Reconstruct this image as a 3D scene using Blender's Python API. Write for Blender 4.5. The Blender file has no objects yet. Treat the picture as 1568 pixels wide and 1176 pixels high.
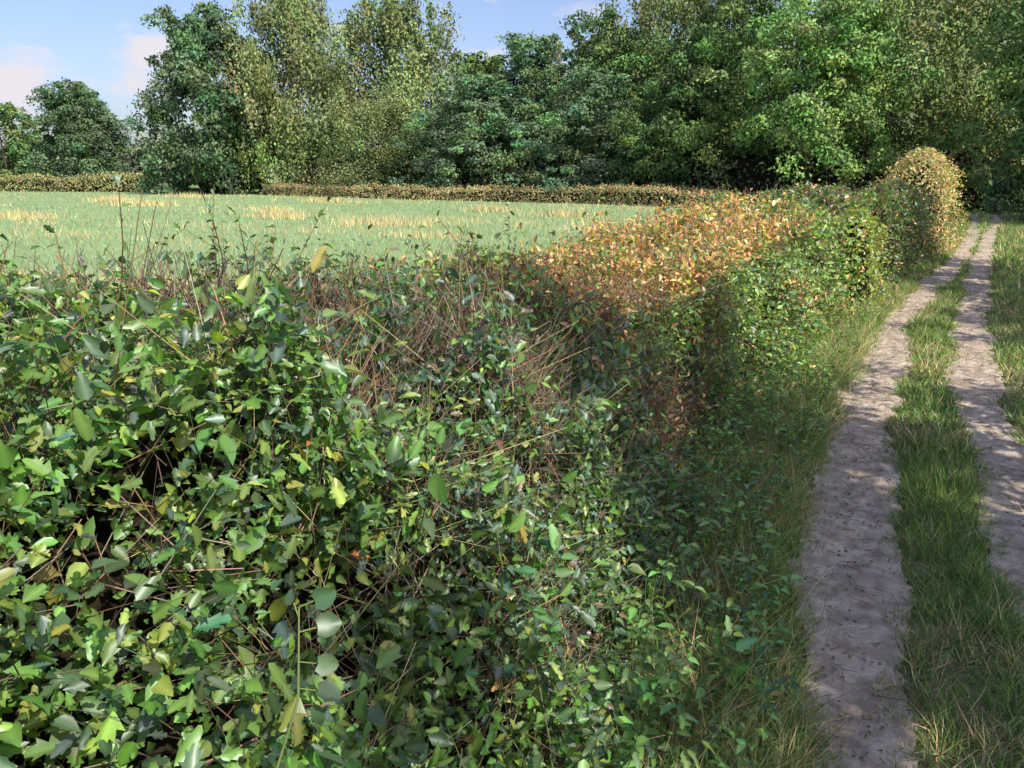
import bpy, math, numpy as np
from mathutils import Vector
rng=np.random.default_rng(7)
SC=bpy.context.scene
col=SC.collection

# ---------------------------------------------------------------- helpers
def hsh(i,j,s):
    v=np.sin(i*127.1+j*311.7+s*74.7)*43758.5453
    return v-np.floor(v)
def vn(x,y,s=0):
    x=np.asarray(x,float); y=np.asarray(y,float)
    x,y=np.broadcast_arrays(x,y)
    i=np.floor(x); j=np.floor(y); fx=x-i; fy=y-j
    fx=fx*fx*(3-2*fx); fy=fy*fy*(3-2*fy)
    return (hsh(i,j,s)*(1-fx)+hsh(i+1,j,s)*fx)*(1-fy)+(hsh(i,j+1,s)*(1-fx)+hsh(i+1,j+1,s)*fx)*fy
def fbm(x,y,s=0):
    return .55*vn(x,y,s)+.28*vn(x*2.1,y*2.1,s+1)+.17*vn(x*4.3,y*4.3,s+2)
def nrm(a): return a/np.maximum(np.linalg.norm(a,axis=-1,keepdims=True),1e-9)
def rv(n): return nrm(rng.normal(size=(n,3)))
def pick(n,cols,w):
    cols=np.array(cols); w=np.array(w,float)
    idx=rng.choice(len(cols),n,p=w/w.sum())
    return cols[idx]
def vary(c,k=.25,kh=.12):
    n=len(c)
    return np.clip(c*(1+k*rng.normal(size=(n,1))*.8)*(1+kh*rng.normal(size=(n,3))),.004,.9)

class B:
    def __init__(s): s.V=[];s.F=[];s.C=[];s.M=[];s.n=0
    def raw(s,V,F,C,mat=0):
        s.V.append(np.asarray(V,np.float32)); s.F.append(np.asarray(F,np.int64)+s.n)
        C=np.asarray(C,float)
        if C.ndim==1: C=np.tile(C,(len(V),1))
        s.C.append(C); s.M.append(np.full(len(F),mat)); s.n+=len(V)
    def scat(s,tp,P,N,T,S,C,mat=0):
        tv,tf=tp[0],tp[1]; n=len(P)
        if n==0: return
        S=np.asarray(S,float)
        if S.ndim==1: S=np.repeat(S[:,None],3,1)
        T=nrm(T); N=N-T*(N*T).sum(1,keepdims=True); N=nrm(N); Bn=np.cross(T,N)
        V=P[:,None,:]+(tv[None,:,0:1]*S[:,None,0:1])*Bn[:,None,:]+(tv[None,:,1:2]*S[:,None,1:2])*T[:,None,:]+(tv[None,:,2:3]*S[:,None,2:3])*N[:,None,:]
        F=(tf[None]+(np.arange(n)*len(tv))[:,None,None]).reshape(-1,3)
        CC=np.repeat(C,len(tv),0)
        if len(tp)>2: CC=(C[:,None,:]*tp[2][None,:,None]).reshape(-1,3)
        s.raw(V.reshape(-1,3),F,CC,mat)
    def tube(s,pts,rad,k,C,mat=0):
        pts=np.asarray(pts,float); m=len(pts); V=[]
        for i in range(m):
            d=pts[min(i+1,m-1)]-pts[max(i-1,0)]; d=d/np.linalg.norm(d)
            a=np.cross(d,[.3,.9,.1]); a/=np.linalg.norm(a); b=np.cross(d,a)
            for q in range(k):
                t=2*math.pi*q/k; V.append(pts[i]+rad[i]*(math.cos(t)*a+math.sin(t)*b))
        F=[]
        for i in range(m-1):
            for q in range(k):
                A=i*k+q; Bq=i*k+(q+1)%k
                F+=[[A,Bq,A+k],[Bq,Bq+k,A+k]]
        s.raw(V,F,C,mat)
    def mesh(s,name,mats,smooth=False):
        V=np.concatenate(s.V); F=np.concatenate(s.F); C=np.concatenate(s.C); M=np.concatenate(s.M)
        me=bpy.data.meshes.new(name)
        me.vertices.add(len(V)); me.vertices.foreach_set('co',V.astype(np.float32).ravel())
        me.loops.add(len(F)*3); me.loops.foreach_set('vertex_index',F.astype(np.int32).ravel())
        me.polygons.add(len(F)); me.polygons.foreach_set('loop_start',(np.arange(len(F))*3).astype(np.int32))
        me.polygons.foreach_set('material_index',M.astype(np.int32))
        for m in mats: me.materials.append(m)
        me.update(calc_edges=True)
        at=me.color_attributes.new('Col','FLOAT_COLOR','POINT')
        at.data.foreach_set('color',np.concatenate([C,np.ones((len(C),1))],1).astype(np.float32).ravel())
        return me
    def obj(s,name,mats,smooth=False):
        o=bpy.data.objects.new(name,s.mesh(name,mats,smooth)); col.objects.link(o); return o

# ---------------------------------------------------------------- templates
def mirror(half,tris,nm,asym=0,fold=.35,curl=.28):
    V=list(half); F=[list(t) for t in tris]; mp={i:i for i in range(nm)}
    for i in range(nm,len(half)):
        mp[i]=len(V); V.append((-half[i][0]*(1-asym),half[i][1]+asym*.25))
    F+=[[mp[t[0]],mp[t[2]],mp[t[1]]] for t in tris]
    V=np.array(V,float); z=fold*np.abs(V[:,0])-curl*V[:,1]**2+.05*np.sin(V[:,1]*9+V[:,0]*7)
    k=np.where(np.arange(len(V))<nm,1.3,.92)
    return np.c_[V,z],np.array(F),k
LT=[(0,4,1),(4,5,6),(4,6,1),(1,6,2),(6,7,8),(6,8,2),(2,8,3),(8,9,3)]
LOB1=mirror([(0,0),(0,.4),(0,.68),(0,1),(.09,.16),(.33,.40),(.17,.44),(.33,.76),(.16,.72),(.16,.94)],LT,4,.12)
LOB2=mirror([(0,0),(0,.35),(0,.62),(0,1),(.09,.10),(.36,.48),(.18,.48),(.27,.84),(.13,.76),(.10,.97)],LT,4,-.15,.5,.1)
LOB3=mirror([(0,0),(0,.4),(0,.68),(0,1),(.14,.14),(.26,.36),(.19,.42),(.26,.68),(.15,.70),(.12,.92)],LT,4,.2,.25,.45)
OVATE=mirror([(0,0),(0,.5),(0,1),(.24,.22),(.27,.5),(.15,.78)],[(0,3,1),(3,4,1),(1,4,5),(1,5,2)],3)
ROUND=mirror([(0,0.08),(0,.5),(0,1),(.3,.0),(.5,.3),(.45,.65),(.2,.92)],[(0,3,4),(0,4,1),(1,4,5),(1,5,6),(1,6,2)],3)
DIAM=mirror([(0,0),(0,1),(.32,.45)],[(0,2,1)],2)
BLADE=(np.array([(-.5,0,0),(.5,0,0),(-.36,.5,.07),(.36,.5,.07),(0,1,.3)],float),np.array([(0,1,2),(1,3,2),(2,3,4)]))
SPIKE=(np.array([(-.5,0,0),(.5,0,0),(0,1,.2)],float),np.array([(0,1,2)]))
def stick_tp():
    V=[];F=[]
    for i,(y,r) in enumerate([(0,1),(1,.5)]):
        for q in range(3):
            t=2*math.pi*q/3; V.append((r*math.cos(t),y,r*math.sin(t)))
    for q in range(3):
        a=q;b=(q+1)%3; F+=[(a,b,a+3),(b,b+3,a+3)]
    return np.array(V),np.array(F)
STICK=stick_tp()

# ---------------------------------------------------------------- materials
def nodes(name):
    m=bpy.data.materials.new(name); m.use_nodes=True; nt=m.node_tree; nt.nodes.clear()
    return m,nt,nt.nodes.new('ShaderNodeOutputMaterial')
def leafmat(name,rough=.5,trans=.3,gloss=.05,gain=1.5):
    m,nt,out=nodes(name); N=nt.nodes; L=nt.links
    a=N.new('ShaderNodeAttribute'); a.attribute_name='Col'
    mu=N.new('ShaderNodeMix'); mu.data_type='RGBA'; mu.blend_type='MULTIPLY'; mu.inputs[0].default_value=1
    mu.inputs[7].default_value=(gain,gain,gain,1)
    L.new(a.outputs['Color'],mu.inputs[6])
    p=N.new('ShaderNodeBsdfDiffuse'); L.new(mu.outputs[2],p.inputs['Color']); cur=p.outputs[0]
    if trans>0:
        t=N.new('ShaderNodeBsdfTranslucent')
        g=N.new('ShaderNodeMix'); g.data_type='RGBA'; g.blend_type='MULTIPLY'; g.inputs[0].default_value=1
        g.inputs[7].default_value=(1.8,1.9,.7,1)
        L.new(mu.outputs[2],g.inputs[6]); L.new(g.outputs[2],t.inputs['Color'])
        mx=N.new('ShaderNodeMixShader'); mx.inputs[0].default_value=trans
        L.new(cur,mx.inputs[1]); L.new(t.outputs[0],mx.inputs[2]); cur=mx.outputs[0]
    if gloss>0:
        gl=N.new('ShaderNodeBsdfGlossy'); gl.inputs['Roughness'].default_value=rough; gl.inputs['Color'].default_value=(.9,.95,1,1)
        mx=N.new('ShaderNodeMixShader'); mx.inputs[0].default_value=gloss
        L.new(cur,mx.inputs[1]); L.new(gl.outputs[0],mx.inputs[2]); cur=mx.outputs[0]
    L.new(cur,out.inputs[0]); return m
M_LEAF=leafmat('leaf_glossy',.42,.28,.05,1.95)
M_TREE=leafmat('leaf_tree',.6,0,0,2.0)
M_GRASS=leafmat('grass_blade',.6,0,0,2.45)
M_CROP=leafmat('crop_blade',.7,0,0,1.15)
M_STRAW=leafmat('dry_straw',.8,0,0,1.15)
M_TWIG=leafmat('twig_bark',.75,0,0,1.7)
def surf(name,cols,scale,rough=.9,bump=.4,bscale=30,bdist=.02,detail=5):
    m,nt,out=nodes(name); N=nt.nodes; L=nt.links
    tc=N.new('ShaderNodeTexCoord'); p=N.new('ShaderNodeBsdfDiffuse')
    cur=None
    for i,sc in enumerate(scale):
        no=N.new('ShaderNodeTexNoise'); no.inputs['Scale'].default_value=sc; no.inputs['Detail'].default_value=detail
        L.new(tc.outputs['Object'],no.inputs['Vector'])
        r=N.new('ShaderNodeValToRGB'); r.color_ramp.elements[0].position=.38; r.color_ramp.elements[1].position=.62
        r.color_ramp.elements[0].color=(*cols[i][0],1); r.color_ramp.elements[1].color=(*cols[i][1],1)
        L.new(no.outputs['Fac'],r.inputs[0])
        if cur is None: cur=r.outputs[0]
        else:
            mx=N.new('ShaderNodeMix'); mx.data_type='RGBA'; mx.inputs[0].default_value=.5
            L.new(cur,mx.inputs[6]); L.new(r.outputs[0],mx.inputs[7]); cur=mx.outputs[2]
    L.new(cur,p.inputs['Color'])
    if bump>0:
        nb=N.new('ShaderNodeTexNoise'); nb.inputs['Scale'].default_value=bscale; nb.inputs['Detail'].default_value=4
        L.new(tc.outputs['Object'],nb.inputs['Vector'])
        bp=N.new('ShaderNodeBump'); bp.inputs['Strength'].default_value=bump; bp.inputs['Distance'].default_value=bdist
        L.new(nb.outputs['Fac'],bp.inputs['Height']); L.new(bp.outputs[0],p.inputs['Normal'])
    L.new(p.outputs[0],out.inputs[0]); return m
M_GROUND=surf('turf_soil',[((.11,.14,.055),(.20,.18,.10)),((.13,.16,.065),(.25,.20,.13))],[3,25],bump=0)
M_FIELD=surf('field_soil',[((.23,.32,.15),(.29,.38,.19)),((.22,.31,.14),(.32,.37,.19))],[.35,9],bump=0)
M_DIRT=surf('sandy_dirt',[((.36,.285,.225),(.58,.48,.385)),((.28,.22,.17),(.60,.50,.41))],[3.5,14],bump=.9,bscale=22,bdist=.03)
M_BARK=surf('bark',[((.07,.055,.04),(.15,.12,.09)),((.06,.05,.035),(.16,.13,.1))],[2,14],bump=0)
M_BIRCH=surf('birch_bark',[((.35,.33,.28),(.5,.48,.42)),((.10,.09,.07),(.45,.42,.38))],[2,6],bump=0)
M_CORE=surf('shade_core',[((.012,.014,.008),(.035,.028,.018)),((.012,.014,.008),(.04,.03,.02))],[6,30],bump=0)  # near-black filler behind the leaves; its colour stands in for inner shade

# ---------------------------------------------------------------- world / sun / camera
w=bpy.data.worlds.new('World'); SC.world=w; w.use_nodes=True
nt=w.node_tree; nt.nodes.clear(); N=nt.nodes; L=nt.links
sun_h=nrm(np.array([.93,-.37])); EL=math.radians(48)
sv=Vector((sun_h[0]*math.cos(EL),sun_h[1]*math.cos(EL),math.sin(EL)))
wo=N.new('ShaderNodeOutputWorld'); bg=N.new('ShaderNodeBackground'); sk=N.new('ShaderNodeTexSky')
sk.sky_type='NISHITA'; sk.sun_disc=False; sk.sun_elevation=EL; sk.sun_rotation=math.atan2(sun_h[0],sun_h[1])
sk.air_density=1.0; sk.dust_density=2.2; sk.ozone_density=2.0
tc=N.new('ShaderNodeTexCoord'); mp=N.new('ShaderNodeMapping'); mp.inputs['Scale'].default_value=(1,1,2.2)
mp.inputs['Location'].default_value=(2.35,.6,.2)
no=N.new('ShaderNodeTexNoise'); no.inputs['Scale'].default_value=13.0; no.inputs['Detail'].default_value=5; no.inputs['Roughness'].default_value=.55
L.new(tc.outputs['Generated'],mp.inputs[0]); L.new(mp.outputs[0],no.inputs['Vector'])
acc=no.outputs['Fac']
# cumulus banks at fixed compass directions
for (dx,dy,dz,r,amp) in [(-.792,.596,.130,.065,.27),(-.862,.50,.09,.065,.26),(-.42,.88,.25,.2,.10)]:
    vd=N.new('ShaderNodeVectorMath'); vd.operation='DISTANCE'; vd.inputs[1].default_value=(dx,dy,dz); L.new(tc.outputs['Generated'],vd.inputs[0])
    mr=N.new('ShaderNodeMapRange'); mr.interpolation_type='SMOOTHSTEP'; mr.inputs[1].default_value=0; mr.inputs[2].default_value=r; mr.inputs[3].default_value=amp; mr.inputs[4].default_value=0
    L.new(vd.outputs['Value'],mr.inputs[0]); ad=N.new('ShaderNodeMath'); ad.operation='ADD'; L.new(acc,ad.inputs[0]); L.new(mr.outputs[0],ad.inputs[1]); acc=ad.outputs[0]
cr=N.new('ShaderNodeValToRGB'); cr.color_ramp.elements[0].position=.57; cr.color_ramp.elements[1].position=.75
mx=N.new('ShaderNodeMix'); mx.data_type='RGBA'; mx.inputs[7].default_value=(5.7,5.45,5.9,1)
L.new(acc,cr.inputs[0])
tint=N.new('ShaderNodeMix'); tint.data_type='RGBA'; tint.blend_type='MULTIPLY'; tint.inputs[0].default_value=1; tint.inputs[7].default_value=(1.22,1.18,1.32,1)
L.new(sk.outputs[0],tint.inputs[6])
L.new(cr.outputs[0],mx.inputs[0]); L.new(tint.outputs[2],mx.inputs[6]); L.new(mx.outputs[2],bg.inputs[0])
bg.inputs[1].default_value=.148; L.new(bg.outputs[0],wo.inputs[0])
sl=bpy.data.lights.new('sun','SUN'); sl.energy=5.0; sl.angle=math.radians(.5); sl.color=(1,.93,.80)
so=bpy.data.objects.new('sun',sl); col.objects.link(so); so.rotation_euler=sv.to_track_quat('Z','Y').to_euler(); so.location=(30,-15,40)
cd=bpy.data.cameras.new('camera'); cam=bpy.data.objects.new('camera',cd); col.objects.link(cam)
cam.location=(0,0,1.6); cam.rotation_euler=(math.radians(75.7),0,math.radians(29.5)); cd.lens=28.24; cd.sensor_width=36
cd.clip_start=.02; cd.clip_end=5000; SC.camera=cam
SC.view_settings.view_transform='Standard'; SC.view_settings.look='None'; SC.view_settings.exposure=0

# ---------------------------------------------------------------- ground, field, track
b=B(); b.raw([(-1500,-1500,0),(1500,-1500,0),(1500,1500,0),(-1500,1500,0)],[(0,1,2),(0,2,3)],(.1,.1,.1))
b.obj('ground',[M_GROUND])
FAR=np.array([(-160,57),(-116,63),(-89,67),(-65,63),(-39,54),(-23,51.5),(-12.6,45.7),(-5,46)],float)
fl=[(-2.3,-30),(-2.3,0),(-2.3,10),(-1.9,18),(-2.2,30),(-2.6,45)]
poly=fl+[tuple(p) for p in FAR[::-1][1:]]+[(-200,40),(-200,-30)]
me=bpy.data.meshes.new('field'); me.from_pydata([(x,y,.005) for x,y in poly],[],[list(range(len(poly)))]); me.materials.append(M_FIELD)
fo=bpy.data.objects.new('field',me); col.objects.link(fo)

LY=[-8,-3,0,2.1,2.75,3.9,4.9,9.7,14,18.5,27.5,40,60]; LX=[1.3,.65,.25,-.07,-.17,-.36,-.46,-.645,-.48,-.21,-.02,.0,-.9]
RY=[-8,-3,0,3,3.5,5.3,7,9.7,18.5,28,40,60]; RX=[2.1,1.35,.85,.54,.45,.30,.17,.10,.2,.42,.75,-.1]
lx=lambda y:np.interp(y,LY,LX)+.025*np.sin(y*1.7); rx=lambda y:np.interp(y,RY,RX)+.025*np.sin(y*1.5+1)
hw=lambda y,s:.118+.045*(vn(y*1.6,0*y,s)-.5)*2+.05*(vn(y*7,0*y,s+3)-.5)
def rut(cx,s,b):
    ys=np.concatenate([np.arange(-6,1,.1),np.arange(1,9,.025),np.arange(9,25,.08),np.arange(25,44,.3)])
    k=16; us=np.linspace(-1,1,k)
    Y,U=np.meshgrid(ys,us,indexing='ij'); W=hw(Y,s)+.07
    edge=.03*(vn(Y*14,np.sign(U)*3,s+9)-.5)+.02*(vn(Y*37,np.sign(U)*3,s+8)-.5)
    X=cx(Y)+U*(W+edge)
    Z=.014-.006*(np.abs(U)**4)+.044*(fbm(X*8,Y*6,s)-.5)+.009*(vn(X*30,Y*30,s+5)-.5)
    Z=np.maximum(Z,.005)
    V=np.stack([X,Y,Z],-1).reshape(-1,3); n=len(ys)
    i=np.arange(n-1)[:,None]*k+np.arange(k-1)[None]; i=i.ravel()
    F=np.concatenate([np.c_[i,i+1,i+k+1],np.c_[i,i+k+1,i+k]])
    b.raw(V,F,(.4,.35,.3))
b=B(); rut(lx,11,b); rut(rx,23,b)
b.obj('dirt_track',[M_DIRT],smooth=True)
b=B(); n=1400
yy=1+14*rng.random(n)**1.6; side=rng.random(n)<.6
xx=np.where(side,lx(yy),rx(yy))+rng.normal(size=n)*.1
P=np.c_[xx,yy,np.full(n,.027)]; T=rv(n); T[:,2]*=.08
b.scat(STICK,P,rv(n),T,np.c_[np.full(n,.0014)*(.6+rng.random(n)),.015+.08*rng.random(n)**2,np.full(n,.0014)],vary(pick(n,[(.07,.05,.035),(.22,.17,.12)],[1.6,1])))
n=2200; yy=1+14*rng.random(n)**1.6; side=rng.random(n)<.6
xx=np.where(side,lx(yy),rx(yy))+rng.normal(size=n)*.12
P=np.c_[xx,yy,np.full(n,.024)]; T=rv(n); T[:,2]*=.2; NN=rv(n)*.4+[0,0,1]
b.scat(DIAM,P,NN,T,.006+.018*rng.random(n),vary(pick(n,[(.15,.11,.07),(.32,.25,.16),(.12,.13,.05)],[2,1.4,1])),1)
b.obj('twig_litter',[M_TWIG,M_STRAW])

# ---------------------------------------------------------------- hedge beside the track
xb=lambda y:np.interp(y,[-4,0,2,3.5,6.2,9.5,13,18.3,24,40],[-.5,-.58,-.72,-1.02,-1.18,-1.28,-1.12,-.8,-.9,-1.3])
xk=lambda y:np.interp(y,[-4,0,3,9,13,18.3,24,40],[-2.5,-2.55,-2.6,-2.8,-2.5,-2.0,-2.1,-2.6])
hh=lambda y:np.interp(y,[-4,0,1,2,3,5,9,12,17,20,40],[1.32,1.32,1.26,1.13,1.08,1.12,1.20,1.25,1.28,1.30,1.3])
rc=lambda y:np.interp(y,[0,3,5,20],[1,1,.55,.5])
def hump(y):   # the hedge grows as separate rounded humps farther down the lane
    u=((y-8.2)/2.3)%1.0
    return np.where(y>5.9,(np.sqrt(np.clip(1-(2*u-1)**2,0,1))-.78)*np.clip((y-5.9)/2,0,1),0)
FR=np.array([0,.17,.38,.48,.84,.92,1.0])
def prof(Y,s):
    x0=xb(Y);x1=xk(Y);h=hh(Y)+.24*(fbm(Y*1.1,Y*0,77)-.5)+.10*hump(Y);r=rc(Y)
    PX=np.stack([x0,x0-.13*r,x0-.45*r,x0-.66*r,x1+.16,x1,x1-.03],-1)
    PZ=np.stack([0*h,.42*h,.85*h,h,h,h-.16,.2*h],-1)
    k=np.clip(np.searchsorted(FR,s,side='right')-1,0,5); f=(s-FR[k])/(FR[k+1]-FR[k]); I=np.arange(len(Y))
    ax=PX[I,k];bx=PX[I,k+1];az=PZ[I,k];bz=PZ[I,k+1]
    x=ax+(bx-ax)*f; z=az+(bz-az)*f
    nx=(bz-az); nz=-(bx-ax); nn=nrm(np.stack([nx,0*nx,nz],-1))
    d=.48*(fbm(Y*1.3,s*4.5,31)-.5)+.28*(vn(Y*4.3,s*13,35)-.5)+.30*hump(Y)*(s<.5)
    P=np.stack([x,Y,z],-1)+nn*d[:,None]
    return P,nn
ys=np.arange(-3.5,40,.12); ss=np.linspace(0,1,30)
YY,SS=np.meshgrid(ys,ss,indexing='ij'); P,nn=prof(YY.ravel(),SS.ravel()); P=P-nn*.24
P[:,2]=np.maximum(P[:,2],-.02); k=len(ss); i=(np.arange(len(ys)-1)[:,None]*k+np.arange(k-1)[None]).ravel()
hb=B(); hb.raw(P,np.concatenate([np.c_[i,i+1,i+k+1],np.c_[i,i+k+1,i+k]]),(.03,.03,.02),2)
FG=(.080,.145,.035);DG=(.042,.080,.031);BGc=(.052,.088,.058);YG=(.16,.20,.045);OR=(.33,.18,.07);DB=(.10,.070,.048);TAN=(.37,.27,.14)
def hedge_colors(Y,s,z,patch):
    n=len(Y); c=np.zeros((n,3)); u=rng.random(n)
    top=(s>.40)&(s<.95)
    c[:]=pick(n,[FG,DG,BGc,YG,DB],[2.8,3.6,2.6,.5,.3])
    def put(mask,cols,wts):
        m=mask; k=m.sum()
        if k: c[m]=pick(k,cols,wts)
    put(Y<1.4,[FG,DG,BGc,YG,OR],[5,2.2,1.2,1.2,.02])
    put(top&(Y>=1.5)&(Y<3.0),[DG,BGc,DB,FG],[3,3.0,1.3,1.2])
    fac=np.clip((Y-2.7)/1.0,0,1)*np.clip((11-Y)/4,.3,1)
    put(top&(Y>=2.7)&(u<.97*fac),[OR,YG,FG,TAN,DB],[4.6,2.2,1.6,2.4,.8])
    put(top&(Y>=2.7)&(u>=.97*fac),[FG,DG,YG],[3,2,1.3])
    put((~top)&(Y>3.8)&(Y<11),[YG,FG,DG,OR,DB],[2.2,4.2,2.4,.22,.2])
    put((Y>10.5),[DG,FG,DB,OR,YG],[3.2,2.8,2.2,.4,.7])
    pb=(Y>3.5)&(Y<3.85)&(s<.36)&(patch>.42)&(u<.8); put(pb,[OR,TAN,FG,DB],[3,2,1,1])
    put((patch>.70)&(Y>3.0)&(u<.5),[OR,TAN,DB],[2,1.3,1.0])
    return vary(c,.26)
def hedge_leaves(n,y0,y1,tpls,size,s0=0,s1=.97,depth=.24,outb=.05,cols=None):
    for tpl in tpls:
        m=n//len(tpls)
        Y=y0+(y1-y0)*rng.random(m); s=s0+(s1-s0)*rng.random(m)
        top=(s>.43)&(s<.92)&(Y>1.25)&(Y<3.6); keep=~(top&(rng.random(m)<.36))
        hole=fbm(Y*2.9,s*11,91); keep&=~((hole<.37)&(rng.random(m)<.78)); Y=Y[keep]; s=s[keep]; hole=hole[keep]; m=len(Y)
        P,nn=prof(Y,s); gap=fbm(Y*6,s*24,97)
        d=outb-depth*rng.random(m)**1.3-.30*np.clip(.47-gap,0,1)-.5*np.clip(.42-hole,0,.3)+np.where(rng.random(m)<.10,.14*rng.random(m),0)
        P=P+nn*d[:,None]+rng.normal(size=(m,3))*.014
        patch=fbm(Y*1.7,s*7,55)
        C=hedge_colors(Y,s,P[:,2],patch) if cols is None else vary(pick(m,*cols),.2)
        Nn=nn*.7+np.array([.2,-.1,.6])+rng.normal(size=(m,3))*.55
        T=rv(m)+nn*.5+[0,0,-.15]
        sz=np.exp(rng.normal(size=m)*.32); hb.scat(tpl,P,Nn,T,size*np.clip(sz,.45,1.7),C,0)
LB=[LOB1,LOB2,LOB3]
hedge_leaves(2500,-3,-.3,LB,.045)
hedge_leaves(28000,-.3,1.3,[LOB1,LOB3,OVATE,LOB2,LOB3],.033)
hedge_leaves(18000,1.1,2.5,[LOB1,LOB3,OVATE,LOB2],.029)
hedge_leaves(14000,1.3,3.2,[OVATE,LOB3,LOB1],.028,0,.6)
hedge_leaves(28000,2.4,4.6,[LOB3,OVATE],.028)
hedge_leaves(44000,4.4,8.5,[OVATE],.033)
hedge_leaves(32000,8.5,14,[DIAM],.048)
hedge_leaves(18000,14,24,[DIAM],.06)
hedge_leaves(7000,24,40,[DIAM],.09)
hedge_leaves(500,.9,3.2,[OVATE],.040,0,.6,.05,.08,([FG,(.10,.18,.05),YG,BGc],[3,2,.6,1]))
def hedge_twigs(n,y0,y1,s0,s1,l0,l1,r,cols,wts,out=.7,up=.25):
    Y=y0+(y1-y0)*rng.random(n); s=s0+(s1-s0)*rng.random(n); P,nn=prof(Y,s)
    T=nn*out+rv(n)*.8+[0,0,up]; ln=l0+(l1-l0)*rng.random(n)**1.5
    P=P-nn*.07-nrm(T)*ln[:,None]*.3
    R=r*(.6+.9*rng.random(n)); hb.scat(STICK,P,rv(n),T,np.c_[R,ln,R],vary(pick(n,cols,wts)),1)
TW=[(.09,.065,.05),(.16,.11,.075),(.22,.185,.15),(.34,.22,.12)]
PALE=[(.34,.28,.18),(.27,.18,.10),(.16,.17,.07)]
hedge_twigs(3000,-.2,1.7,0,.95,.08,.3,.0014,TW,[3,2,1,.3],.5)
hedge_twigs(9000,1.1,3.8,.40,.95,.06,.22,.0014,TW,[5,3,1.8,.4],.9)
hedge_twigs(5500,1.2,5,0,.45,.08,.34,.0013,TW,[3,2,2,.4],.3)
hedge_twigs(1800,.8,6,0,.5,.2,.5,.0013,PALE,[2,1,1],.25,.7)
hedge_twigs(9000,3.4,9,.38,.95,.05,.22,.002,TW,[1,3,2,3],.9)
hedge_twigs(2600,4.5,10,0,.45,.08,.25,.002,TW,[3,2,2,1],.3)
hedge_twigs(5000,9,22,.0,.95,.08,.26,.0035,TW,[3,3,2.4,.7],.8)
hedge_twigs(1500,1.2,18,.5,.92,.15,.42,.0018,TW,[2,3,2,1.5],.5,.9)
for q in range(115):
    y=rng.uniform(.45,2.4) if q<62 else rng.uniform(2.4,9); s=rng.uniform(.45,.93)
    P,nn=prof(np.array([y]),np.array([s])); p=P[0]-[0,0,.1]; l=rng.uniform(.16,.44)
    d=nrm(np.array([rng.normal()*.4,rng.normal()*.4,1])); bend=rng.normal(size=3)*.10; bend[2]=0
    pts=[p+d*l*t+bend*t*t for t in (0,.35,.7,1)]
    hb.tube(pts,[.0026,.002,.0015,.0008],4,(.15,.09,.05),1)
    m=int(rng.integers(7,14)); t=np.linspace(.3,1,m); PP=np.array([p+d*l*a+bend*a*a for a in t])
    T=rv(m)+d*.5; hb.scat(LOB1,PP,rv(m)*.6+[0,0,.8],T,.016+.018*rng.random(m),vary(pick(m,[FG,DG,YG],[3,3,1])),0)
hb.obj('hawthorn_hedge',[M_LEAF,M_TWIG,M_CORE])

def bush(name,x,y,rx_,ry_,h,n,size,cols,wts):
    b=B(); u=rng.random(n); th=2*math.pi*rng.random(n)
    def R(u,th): return np.interp(u,[0,.35,.6,.8,.93,1],[.9,1,.95,.75,.45,.12])*(.5+1.0*fbm(th*1.9+3,u*6,8))
    r=R(u,th)*(1.15-.45*rng.random(n)**1.3)
    P=np.c_[rx_*r*np.cos(th),ry_*r*np.sin(th),h*u]+rng.normal(size=(n,3))*.05
    nn=nrm(np.c_[np.cos(th),np.sin(th),u*1.2-.2])
    pt=fbm(th*2,u*5,3)
    c=pick(n,cols,wts)*(.65+.7*pt)[:,None]
    b.scat(DIAM,P,nn+rng.normal(size=(n,3))*.4,rv(n)+nn*.3,size*(.6+.8*rng.random(n)),vary(c,.22),0)
    g=np.linspace(0,.97,9); a=np.linspace(0,2*math.pi,13)[:-1]; G,A=np.meshgrid(g,a,indexing='ij'); r=.65*R(G.ravel(),A.ravel())
    V=np.c_[rx_*r*np.cos(A.ravel()),ry_*r*np.sin(A.ravel()),h*.93*G.ravel()]; F=[]
    for i in range(8):
        for j in range(12):
            q=i*12+j; q2=i*12+(j+1)%12; F+=[(q,q2,q+12),(q2,q2+12,q+12)]
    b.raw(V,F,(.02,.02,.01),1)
    m=240; th=2*math.pi*rng.random(m); P=np.c_[.6*rx_*np.cos(th),.6*ry_*np.sin(th),h*.9*rng.random(m)]
    b.scat(STICK,P,rv(m),np.c_[np.cos(th),np.sin(th),1.2+0*th],np.c_[np.full(m,.003),.12+.28*rng.random(m),np.full(m,.003)],vary(pick(m,TW,[1,1,1,1])),2)
    o=b.obj(name,[M_LEAF,M_CORE,M_TWIG]); o.location=(x,y,0); return o
bush('sunlit_hedge_strip',-1.15,20.2,.74,.9,2.2,11000,.055,[(.26,.17,.08),(.30,.24,.13),(.16,.18,.06),FG],[2.4,3.6,2.0,1.0])
bush('sunlit_hedge_strip',-1.22,10.5,.27,.45,1.22,2600,.05,[YG,FG,OR],[4,2,.6])  # yellow-green clump, coloured brighter to stand in for a sunlit strip of hedge

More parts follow.
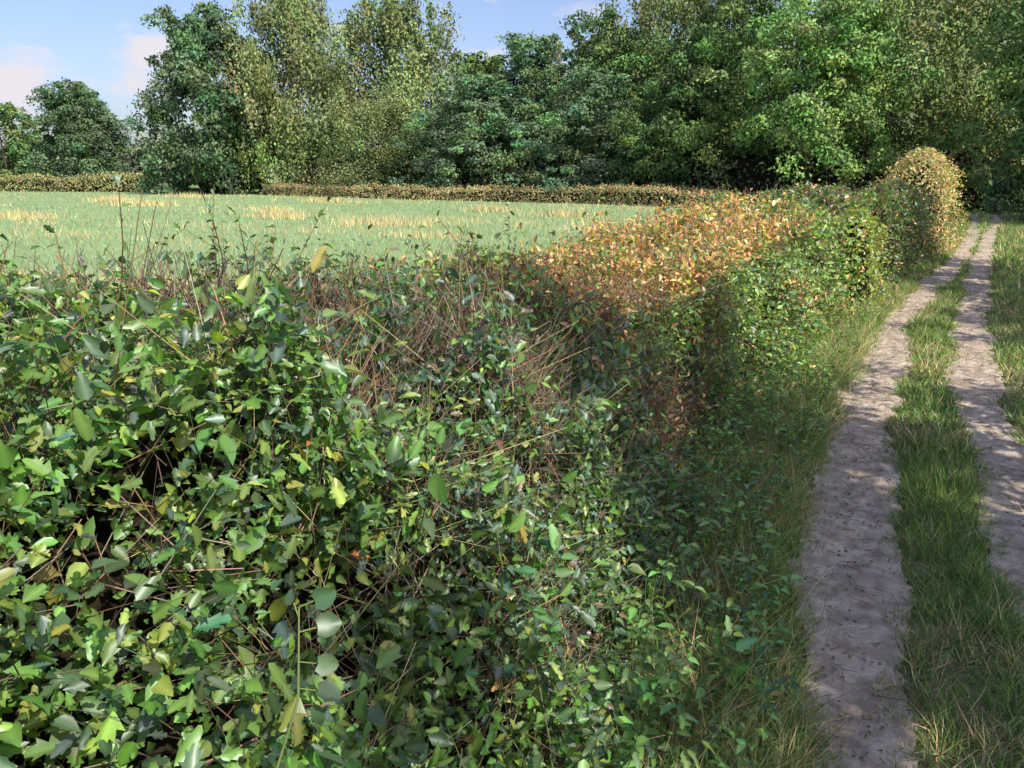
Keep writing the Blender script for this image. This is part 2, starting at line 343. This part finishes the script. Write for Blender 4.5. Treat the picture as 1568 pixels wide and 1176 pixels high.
# ---------------------------------------------------------------- verge weeds
wb=B()
NG=(.10,.18,.055)
for q in range(760):
    y=1.0+8.5*rng.random()**1.4; x=float(xb(y))+rng.uniform(-.15,.40); h=rng.uniform(.12,.58)*(1 if x<xb(y)+.15 else .55)
    lean=np.array([rng.normal()*.2+.12,rng.normal()*.15,0]); pts=[np.array([x,y,0])+np.array([0,0,h])*t+lean*h*t*t for t in (0,.4,.75,1)]
    wb.tube(pts,[.0022,.0018,.0014,.001],3,(.12,.14,.06),1)
    m=int(rng.integers(8,18)); t=.25+.75*rng.random(m); PP=np.array([np.array([x,y,0])+np.array([0,0,h])*a+lean*h*a*a for a in t])
    th=2*math.pi*rng.random(m); T=np.c_[np.cos(th),np.sin(th),-.1+.5*rng.random(m)]
    tp=OVATE if q%3 else LOB3
    wb.scat(tp,PP,rng.normal(size=(m,3))*.3+[0,0,1],T,(.02+.03*rng.random(m)),vary(pick(m,[NG,FG,DG,YG],[3,2,2,.6]),.2),0)
wb.obj('nettle_patch',[M_LEAF,M_TWIG])
def shoot(name,pts,leafspec,tp,c):
    b=B(); pts=np.array(pts,float); m=len(pts)
    b.tube(pts,list(np.linspace(.0028,.0012,m)),5,(.10,.13,.05),1)
    for (t,sz,dx,dy,dz) in leafspec:
        i=min(int(t*(m-1)),m-2); f=t*(m-1)-i; p=pts[i]*(1-f)+pts[i+1]*f
        d=nrm(np.array([dx,dy,dz],float)); e=p+d*.02
        b.tube([p,e],[.0012,.001],3,(.13,.16,.05),1)
        b.scat(tp,e[None],np.array([[.6,-.5,.5]])+rng.normal(size=(1,3))*.45,d[None],np.array([sz]),vary(np.array([c]),.12),0)
    return b.obj(name,[M_LEAF,M_TWIG])
shoot('bindweed_stem',[(-.50,.50,0),(-.53,.50,.5),(-.62,.52,.9),(-.60,.57,1.03),(-.64,.62,1.11)],
 [(1,.028,.2,.1,.1),(.93,.030,.5,.5,.1),(.85,.026,.8,.6,-.2),(.78,.030,.9,.7,-.3),(.72,.024,.4,.9,-.5),(.97,.02,-.6,.3,.5)],ROUND,(.045,.085,.035))
shoot('nettle_plant',[(-.95,1.2,0),(-.92,1.18,.5),(-.86,1.14,.9),(-.76,1.08,1.14)],
 [(.98,.07,.05,.05,-1),(.95,.04,1,.3,.1),(.93,.04,-1,-.2,.1),(1,.03,.3,0,1)],OVATE,(.13,.22,.07))
shoot('nettle_plant',[(-.62,1.35,0),(-.68,1.37,.4),(-.76,1.40,.68),(-.70,1.42,.82)],
 [(.98,.04,.8,.1,.2),(.9,.045,1,.3,.1),(.88,.045,-1,-.2,.1),(.7,.05,.9,-.3,-.1),(.68,.05,-.9,0,-.2),(.5,.05,.9,.2,-.1),(.5,.05,-.9,.2,-.1),(1,.03,.3,0,1)],OVATE,(.08,.17,.05))
shoot('dock_plant',[(-.52,2.2,0),(-.52,2.21,.12),(-.50,2.2,.24)],
 [(.9,.08,1,.3,.5),(.8,.07,-.6,.5,.6),(.6,.09,.8,-.6,.4),(.5,.08,.2,1,.4),(.3,.09,-.9,-.2,.3),(1,.06,.1,.1,1)],LOB3,(.09,.19,.06))

# ---------------------------------------------------------------- grass
gb=B()
def blades(b,P,h,w_,cols,wts,lean=.45,mat=0,k=.25,tp=BLADE):
    n=len(P); T=rng.normal(size=(n,3))*lean; T[:,2]=1; Nn=rv(n); Nn[:,2]*=.2
    b.scat(tp,P,Nn,T,np.c_[w_,h,h],vary(pick(n,cols,wts),k),mat)
GR=[(.085,.145,.035),(.06,.105,.03),(.13,.175,.055),(.28,.23,.12),(.125,.14,.065)]
def verge(n,y0,y1,x0f,x1f,hm,wm,p=1.0,tp=BLADE,dryb=0):
    Y=y0+(y1-y0)*rng.random(n)**p; a=x0f(Y); c=x1f(Y); X=a+(c-a)*rng.random(n)
    dl=np.abs(X-lx(Y))-hw(Y,11); dr=np.abs(X-rx(Y))-hw(Y,23)
    e=np.minimum(dl,dr)+.15*(fbm(X*10,Y*10,4)-.5)
    keep=(e>.0)|(rng.random(n)<np.where(Y<15,.07,.07+.6*np.clip((Y-20)/12,0,1))); X=X[keep];Y=Y[keep];e=e[keep]; n=len(X)
    ed=np.clip(e/.12,.3,1); tf=.3+1.45*fbm(X*3,Y*3,17)
    keep=(fbm(X*5,Y*5,66)>.36)|(rng.random(n)<.3)
    X,Y,ed,tf=X[keep],Y[keep],ed[keep],tf[keep]; n=len(X)
    h=hm*(.4+1.1*rng.random(n))*ed*tf; w_=wm*(.6+.8*rng.random(n))
    dry=fbm(X*1.8,Y*1.8,41)
    P=np.c_[X,Y,np.full(n,.002)]
    d=dry>.54-dryb
    blades(gb,P[~d],h[~d],w_[~d],GR,[4,3,2.4,.9,1],.65,tp=tp); blades(gb,P[d],h[d],w_[d],GR,[2,1.5,2,3.4,2.4],.75,tp=tp)
L0=lambda y:xb(y)-.1; L1=lambda y:lx(y)+.0; 
C1=lambda y:rx(y)-.0; R0=lambda y:rx(y)+.0; R1=lambda y:rx(y)+1.0+.03*y; R2=lambda y:rx(y)+9
C0=lambda y:lx(y)+.0
verge(42000,1.2,5,L0,L1,.12,.0034,dryb=.05); verge(28000,5,14,L0,L1,.13,.0065,dryb=.03); verge(13000,14,32,L0,L1,.12,.018,tp=SPIKE)
verge(31000,1.5,5,C0,C1,.085,.0034); verge(20000,5,14,C0,C1,.085,.007); verge(10000,14,34,C0,C1,.09,.018,tp=SPIKE)
verge(12000,2,6,R0,R1,.09,.0045); verge(17000,6,16,R0,R1,.1,.009,tp=SPIKE); verge(13000,16,36,R0,R1,.13,.02,tp=SPIKE)
verge(13000,8,60,lambda y:rx(y)+.5,R2,.16,.03,tp=SPIKE); verge(5000,-3,2,L0,R1,.08,.006); verge(9000,30,60,lambda y:L0(y),R0,.15,.035,tp=SPIKE)
n=11000; Y=1.4+9*rng.random(n)**1.4; cl=fbm(Y*2.4,Y*0,12); X=xb(Y)+rng.normal(size=n)*.15+.18+.15*(cl-.5)
blades(gb,np.c_[X,Y,np.full(n,.0)],.10+.30*rng.random(n)*(.4+cl),.0028+0*Y,[(.33,.26,.14),(.24,.18,.10),(.10,.15,.045),(.15,.17,.07)],[1.7,1.1,4,2],.8)
gb.obj('grass_verge',[M_GRASS])

# field crop
fb=B(); n=120000
d=3.0*np.exp(rng.random(n)*math.log(125/3.)); th=np.radians(rng.uniform(3,92,n)); X=-d*np.sin(th); Y=d*np.cos(th)
far_y=np.interp(X,FAR[:,0],FAR[:,1]); keep=(X<np.interp(Y,[0,10,18,45],[-2.7,-2.9,-2.2,-2.9]))&(Y<far_y-.5)&(Y>-4); X,Y,d=X[keep],Y[keep],d[keep]; n=len(X)
straw=fbm(X*.11+5,Y*.36,3)+.26*(vn(X*.8,Y*1.5,9)-.5); st=(straw>.665)&(rng.random(n)<.55); st|=rng.random(n)<.005
fy=np.interp(X,FAR[:,0],FAR[:,1]); st|=((fy-Y)<4)&(rng.random(n)<.4)
P=np.c_[X,Y,np.full(n,.004)]; h=(.09+.05*rng.random(n)); w_=.003+.0009*d
blades(fb,P[~st],h[~st],w_[~st],[(.225,.345,.165),(.255,.375,.19),(.20,.315,.15)],[2,2,1],.4,k=.06,tp=SPIKE)
STW=[(.60,.50,.25),(.50,.42,.21),(.38,.40,.19)]
blades(fb,P[st],h[st]*1.9,w_[st]*.8,STW,[2,1,1.3],.35,1,k=.1,tp=SPIKE)
# taller volunteer tufts left standing in the crop
for (cx,cy,rx_,m,hm) in [(-25.3,25,1.2,420,.50),(-18.4,23.3,1.8,520,.42),(-45,33,2.0,420,.6),(-15.5,32,1.5,320,.5),(-21,35,1.2,260,.55),(-34.8,19.7,1.6,420,.45),(-13.2,18.8,1.2,220,.36),(-55,38,1.6,300,.6),(-8.5,13,.7,200,.35),(-31,30,1.0,160,.45),(-11,26,1.0,200,.4),(-62,50,2,260,.6),(-40,44,2,240,.5),(-7,21,.9,200,.4)]:
    Pq=np.c_[cx+rx_*rng.normal(size=m)*.6,cy+rx_*.6*rng.normal(size=m)*.6,np.full(m,.0)]
    dd=math.hypot(cx,cy); blades(fb,Pq,hm*(.35+.75*rng.random(m)),np.full(m,.006+.0008*dd),STW,[2.4,1,.8],.28,1,k=.12,tp=SPIKE)
fb.obj('crop_plants',[M_CROP,M_STRAW])

# ---------------------------------------------------------------- far clipped hedge
def beltmesh(name,line,h,w,n,size,cols,wts,z0=0,lump=.2,fr=.35,twigs=0):
    b=B(); line=np.array(line,float); seg=np.linalg.norm(np.diff(line,axis=0),axis=1); cum=np.r_[0,np.cumsum(seg)]
    def at(t): return np.c_[np.interp(t,cum,line[:,0]),np.interp(t,cum,line[:,1])]
    def frame(t):
        c=at(t); d=nrm(at(np.minimum(t+.5,cum[-1]))-at(np.maximum(t-.5,0))); return c,np.c_[d[:,1],-d[:,0]]
    def rad(t,a): return .8+lump*2*(fbm(t*fr,a*1.5,21)-.4)+lump*.7*(vn(t*fr*5,a*3,22)-.5)
    t=rng.random(n)*cum[-1]; c,nd=frame(t); a=math.pi*rng.random(n)
    hx=np.cos(a); hz=np.sin(a); sq=1/np.maximum(np.abs(hx),hz)**.75
    rr=rad(t,a)*(1.04-.3*rng.random(n)**1.3)
    P=np.c_[c+nd*(w*hx*sq*rr)[:,None],h*hz*sq*rr]
    nn=np.c_[nd*hx[:,None],hz+.2]
    cc=pick(n,cols,wts); pm=fbm(t*.25,a*2,5); cc=cc*(.6+.8*pm)[:,None]
    b.scat(DIAM,P,nn+rng.normal(size=(n,3))*.35,rv(n)+[0,0,-.2],size*(.5+.9*rng.random(n)),vary(cc,.16,.08),0)
    if twigs:
        t=rng.random(twigs)*cum[-1]; c,nd=frame(t); m=twigs
        P=np.c_[c+nd*(w*.5*rng.normal(size=m))[:,None],np.full(m,h*.7)]
        T=rng.normal(size=(m,3))*.45+[0,0,1]
        b.scat(STICK,P,rv(m),T,np.c_[np.full(m,.013),h*(.15+.3*rng.random(m)),np.full(m,.013)],vary(pick(m,TW,[1,2,2,2])),0)
    ts=np.linspace(0,cum[-1],int(cum[-1]/1.2)); aa=np.linspace(0,math.pi,9); k=9
    TT,AA=np.meshgrid(ts,aa,indexing='ij'); TT=TT.ravel();AA=AA.ravel(); c,nd=frame(TT)
    hx=np.cos(AA);hz=np.sin(AA);sq=1/np.maximum(np.abs(hx),hz)**.75; rr=rad(TT,AA)*.66
    V=np.c_[c+nd*(w*hx*sq*rr)[:,None],h*hz*sq*rr]
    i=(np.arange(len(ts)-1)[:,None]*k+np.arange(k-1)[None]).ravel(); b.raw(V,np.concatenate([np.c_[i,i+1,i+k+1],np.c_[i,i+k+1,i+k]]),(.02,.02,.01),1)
    return b.obj(name,[M_TREE,M_CORE])
FH=[(.25,.17,.09),(.18,.17,.08),(.12,.16,.055),(.30,.21,.12)]
beltmesh('field_hedge',FAR[3:],1.15,.9,34000,.13,FH,[2.4,2.2,2.6,1.4],lump=.38,fr=.3,twigs=500)
beltmesh('field_hedge',[(-160,60),(-116,65),(-91,69),(-83,68)],2.3,1.3,20000,.26,[(.17,.17,.07),(.13,.165,.06),(.24,.17,.10)],[3,3.4,1.4],lump=.34,fr=.22,twigs=200)
beltmesh('woodland_undergrowth',[(-93,75),(-64,68),(-38,60),(-22,58),(-12,52.5),(-5,53),(1,60),(8,60),(16,50)],4.4,2.4,44000,.25,[(.045,.075,.03),(.07,.10,.035),(.035,.058,.026),(.10,.12,.045)],[3,3,1.5,1.6],lump=.6,fr=.3)
beltmesh('distant_woodland',[(-260,70),(-190,105),(-150,100),(-110,98),(-80,100)],9.5,6,20000,.8,[(.095,.115,.065),(.11,.13,.075),(.08,.10,.065)],[1,1,1],lump=.5,fr=.09)  # leaf colours greyed and lightened to paint in distance haze
beltmesh('roadside_scrub',[(2.4,40),(3.2,34),(4.6,29),(7,24)],1.2,1.1,8000,.10,[YG,FG,DG,(.2,.18,.08)],[2.5,3,1,1],lump=.5,fr=.6)
beltmesh('roadside_scrub',[(-3,50),(0,49),(3,50)],1.6,1.0,6000,.12,[YG,FG,TAN,(.2,.18,.08)],[2.5,2,1.3,1],lump=.5,fr=.6)

# ---------------------------------------------------------------- trees
def tree_mesh(name,seed,H,R,kind,ncl,lpc,ls,cols,wts,zlow=.08,rcl=None,trunk_r=None,spread=.24):
    global rng
    rng=np.random.default_rng(seed); b=B()
    birch=kind=='birch'
    tr=trunk_r or H*.016
    lean=rng.normal(size=2)*.03*H
    tp=lambda f:np.array([lean[0]*f*f+.15*math.sin(3*f+seed),lean[1]*f*f,H*f])
    fs=np.linspace(0,.9,8); b.tube([tp(f) for f in fs],[tr*(1-.9*f)*(1.35 if f==0 else 1) for f in fs],7,(.3,.3,.3),1)
    nb=max(14,ncl//6); bf=zlow+(1-zlow)*rng.random(nb)**.85; bt=2*math.pi*rng.random(nb)
    g=(bf-zlow)/(1-zlow)
    if birch: env=np.interp(g,[0,.15,.45,.75,.92,1],[.65,.95,1.05,.95,.66,.2])
    else: env=np.interp(g,[0,.12,.35,.6,.8,.93,1],[.75,1,1,.9,.68,.38,.1])
    brad=R*env*(.6+.72*fbm(bt*1.1+seed,g*3.2,seed%17))*np.sqrt(.2+.8*rng.random(nb))
    bz=H*bf*.95
    bi=rng.integers(0,nb,ncl)
    sp=R*spread
    C0_=np.c_[brad[bi]*np.cos(bt[bi]),brad[bi]*np.sin(bt[bi]),bz[bi]]+rng.normal(size=(ncl,3))*sp*np.array([1,1,.75])
    C0_[:,2]=np.clip(C0_[:,2],H*zlow*.6+.3,H*1.02)
    rc_=(rcl or R*.15)*(.45+1.0*rng.random(ncl))
    for i in range(min(30,nb)):
        e=np.array([brad[i]*math.cos(bt[i]),brad[i]*math.sin(bt[i]),bz[i]]); f0=max(.12,e[2]/H-.22*rng.random()-.1); s=tp(min(f0,.85)); mid=(s+e)/2+np.array([0,0,(.04 if not birch else .1)*H*rng.random()])
        r0=tr*.42*(1-f0); b.tube([s,mid,e],[r0,r0*.6,r0*.2],5,(.3,.3,.3),1)
    n=ncl*lpc; ci=np.repeat(np.arange(ncl),lpc); D=rv(n)
    rr=(.2+.95*rng.random(n)**.6); S=rc_[ci]
    off=D*(S*rr)[:,None]
    if birch:
        off[:,2]=off[:,2]*1.2-np.abs(rng.normal(size=n))*S*.9; off[:,:2]*=.85
    else:
        off[:,2]=off[:,2]*.65-.25*S*rr*rr
    P=C0_[ci]+off; P[:,2]=np.maximum(P[:,2],.15+.5*rng.random(n))
    outw=nrm(np.c_[P[:,:2],np.zeros(n)]+1e-6)
    cc=pick(n,cols,wts); cv=(.7+.6*rng.random(nb))[bi]*(.85+.3*rng.random(ncl)); hue=1+.10*rng.normal(size=(ncl,3)); cc=cc*cv[ci][:,None]*np.clip(hue[ci],.7,1.35)
    Nn=D*1.0+[0,0,.32]+outw*.5+rng.normal(size=(n,3))*.22
    T=rv(n)+([0,0,-.9] if birch else [0,0,-.1])
    b.scat(DIAM,P,Nn,T,ls*(.5+1.0*rng.random(n)),vary(cc,.12,.05),0)
    return b.mesh(name,[M_TREE,M_BIRCH if birch else M_BARK])
OAK=[(.060,.100,.035),(.073,.115,.039),(.048,.082,.032)]
COOL=[(.064,.104,.054),(.076,.118,.058),(.054,.089,.048)]
DARK=[(.048,.082,.039),(.058,.095,.045),(.040,.067,.034)]
OLV=[(.100,.125,.050),(.090,.115,.047),(.112,.134,.055)]
OAK_LIT=[(.098,.16,.05),(.115,.178,.053),(.078,.13,.044)]  # brighter leaf palette, sunlight on the branches put into the colour
W3=[1,1,.7]
me1=tree_mesh('oak_a',101,19,7.0,'oak',400,110,.38,DARK,W3,.02,1.25,spread=.17)
me2=tree_mesh('birch_a',102,20,6.8,'birch',400,115,.31,OLV,W3,.03,1.35,spread=.2)
me3=tree_mesh('oak_b',103,15,6.0,'oak',340,110,.28,COOL,W3,.04)
me4=tree_mesh('oak_c',104,15,5.6,'oak',340,115,.24,OAK,W3,.05)
me5=tree_mesh('oak_d',105,14,5.2,'oak',300,130,.21,OAK_LIT,W3,.1)
me6=tree_mesh('birch_b',106,15.5,5.2,'birch',300,120,.22,OLV,W3,.1,1.0)
me7=tree_mesh('oak_e',107,15,6.5,'oak',240,80,.44,OAK,W3,.06)
rng=np.random.default_rng(5)
def tree(name,me,x,y,s,sz=None,rot=None):
    o=bpy.data.objects.new(name,me); col.objects.link(o); o.location=(x,y,-.05); o.scale=(s,s,sz or s); o.rotation_euler=(0,0,rng.uniform(0,6.28) if rot is None else rot); return o
tree('oak_tree',me7,-141,79,1.0,.88); tree('oak_tree',me1,-114,74,.85,.78)
tree('oak_tree',me1,-74.2,63.7,.95,1.0)
tree('birch_tree',me2,-65.0,68.5,.9,1.05); tree('birch_tree',me2,-53.5,70.4,1.05,.97)
tree('birch_tree',me6,-50,63.3,1.0,.6); tree('oak_tree',me3,-43.5,63,.6,.5)
tree('oak_tree',me3,-37.4,61,.85,.66); tree('oak_tree',me3,-34.4,65,.9,.88); tree('oak_tree',me4,-27.2,64.4,.95,.98)
tree('birch_tree',me6,-22.6,64.6,1.0,1.12); tree('oak_tree',me3,-25.3,57,.8,.60); tree('oak_tree',me4,-18.2,56,.75,.66)
tree('oak_tree',me4,-14.6,56.3,1.0,1.0); tree('oak_tree',me5,-8.8,50.5,.9,.95); tree('birch_tree',me6,-4.4,58.4,1.0,.96)
tree('oak_tree',me4,4.9,48,.95,.95); tree('oak_tree',me5,10,36,1.0,1.0); tree('birch_tree',me6,1.6,66,1.0,1.0)
for (x,y,s) in [(-42,82,.75),(-31,83,.95),(-20,81,1.0),(-10,79,1.05),(0,80,1.1),(-84,80,.6),(-52,84,1.0)]:
    tree('oak_tree',me7,x,y,s)
# trees lining the right side of the lane: dense leaf clumps with open gaps between them
S1=tree_mesh('lane_oak_a',201,7.2,2.3,'oak',62,190,.12,OAK,W3,.26,.46,.12,.20)
S2=tree_mesh('lane_oak_b',202,4.5,1.6,'oak',32,150,.10,OAK,W3,.22,.38,.07,.20)
rng=np.random.default_rng(9)
tree('oak_tree',S1,3.7,.9,1.0); tree('oak_tree',S1,4.0,2.6,.95)
tree('young_oak_tree',S2,3.1,-1.0,1.25); tree('oak_tree',S1,4.4,-6.4,1.0)
tree('young_oak_tree',S2,2.9,5.4,.95); tree('young_oak_tree',S2,3.2,9.0,.9)
tree('oak_tree',S1,3.7,12.3,1.15); tree('oak_tree',S1,3.7,15.2,1.12)
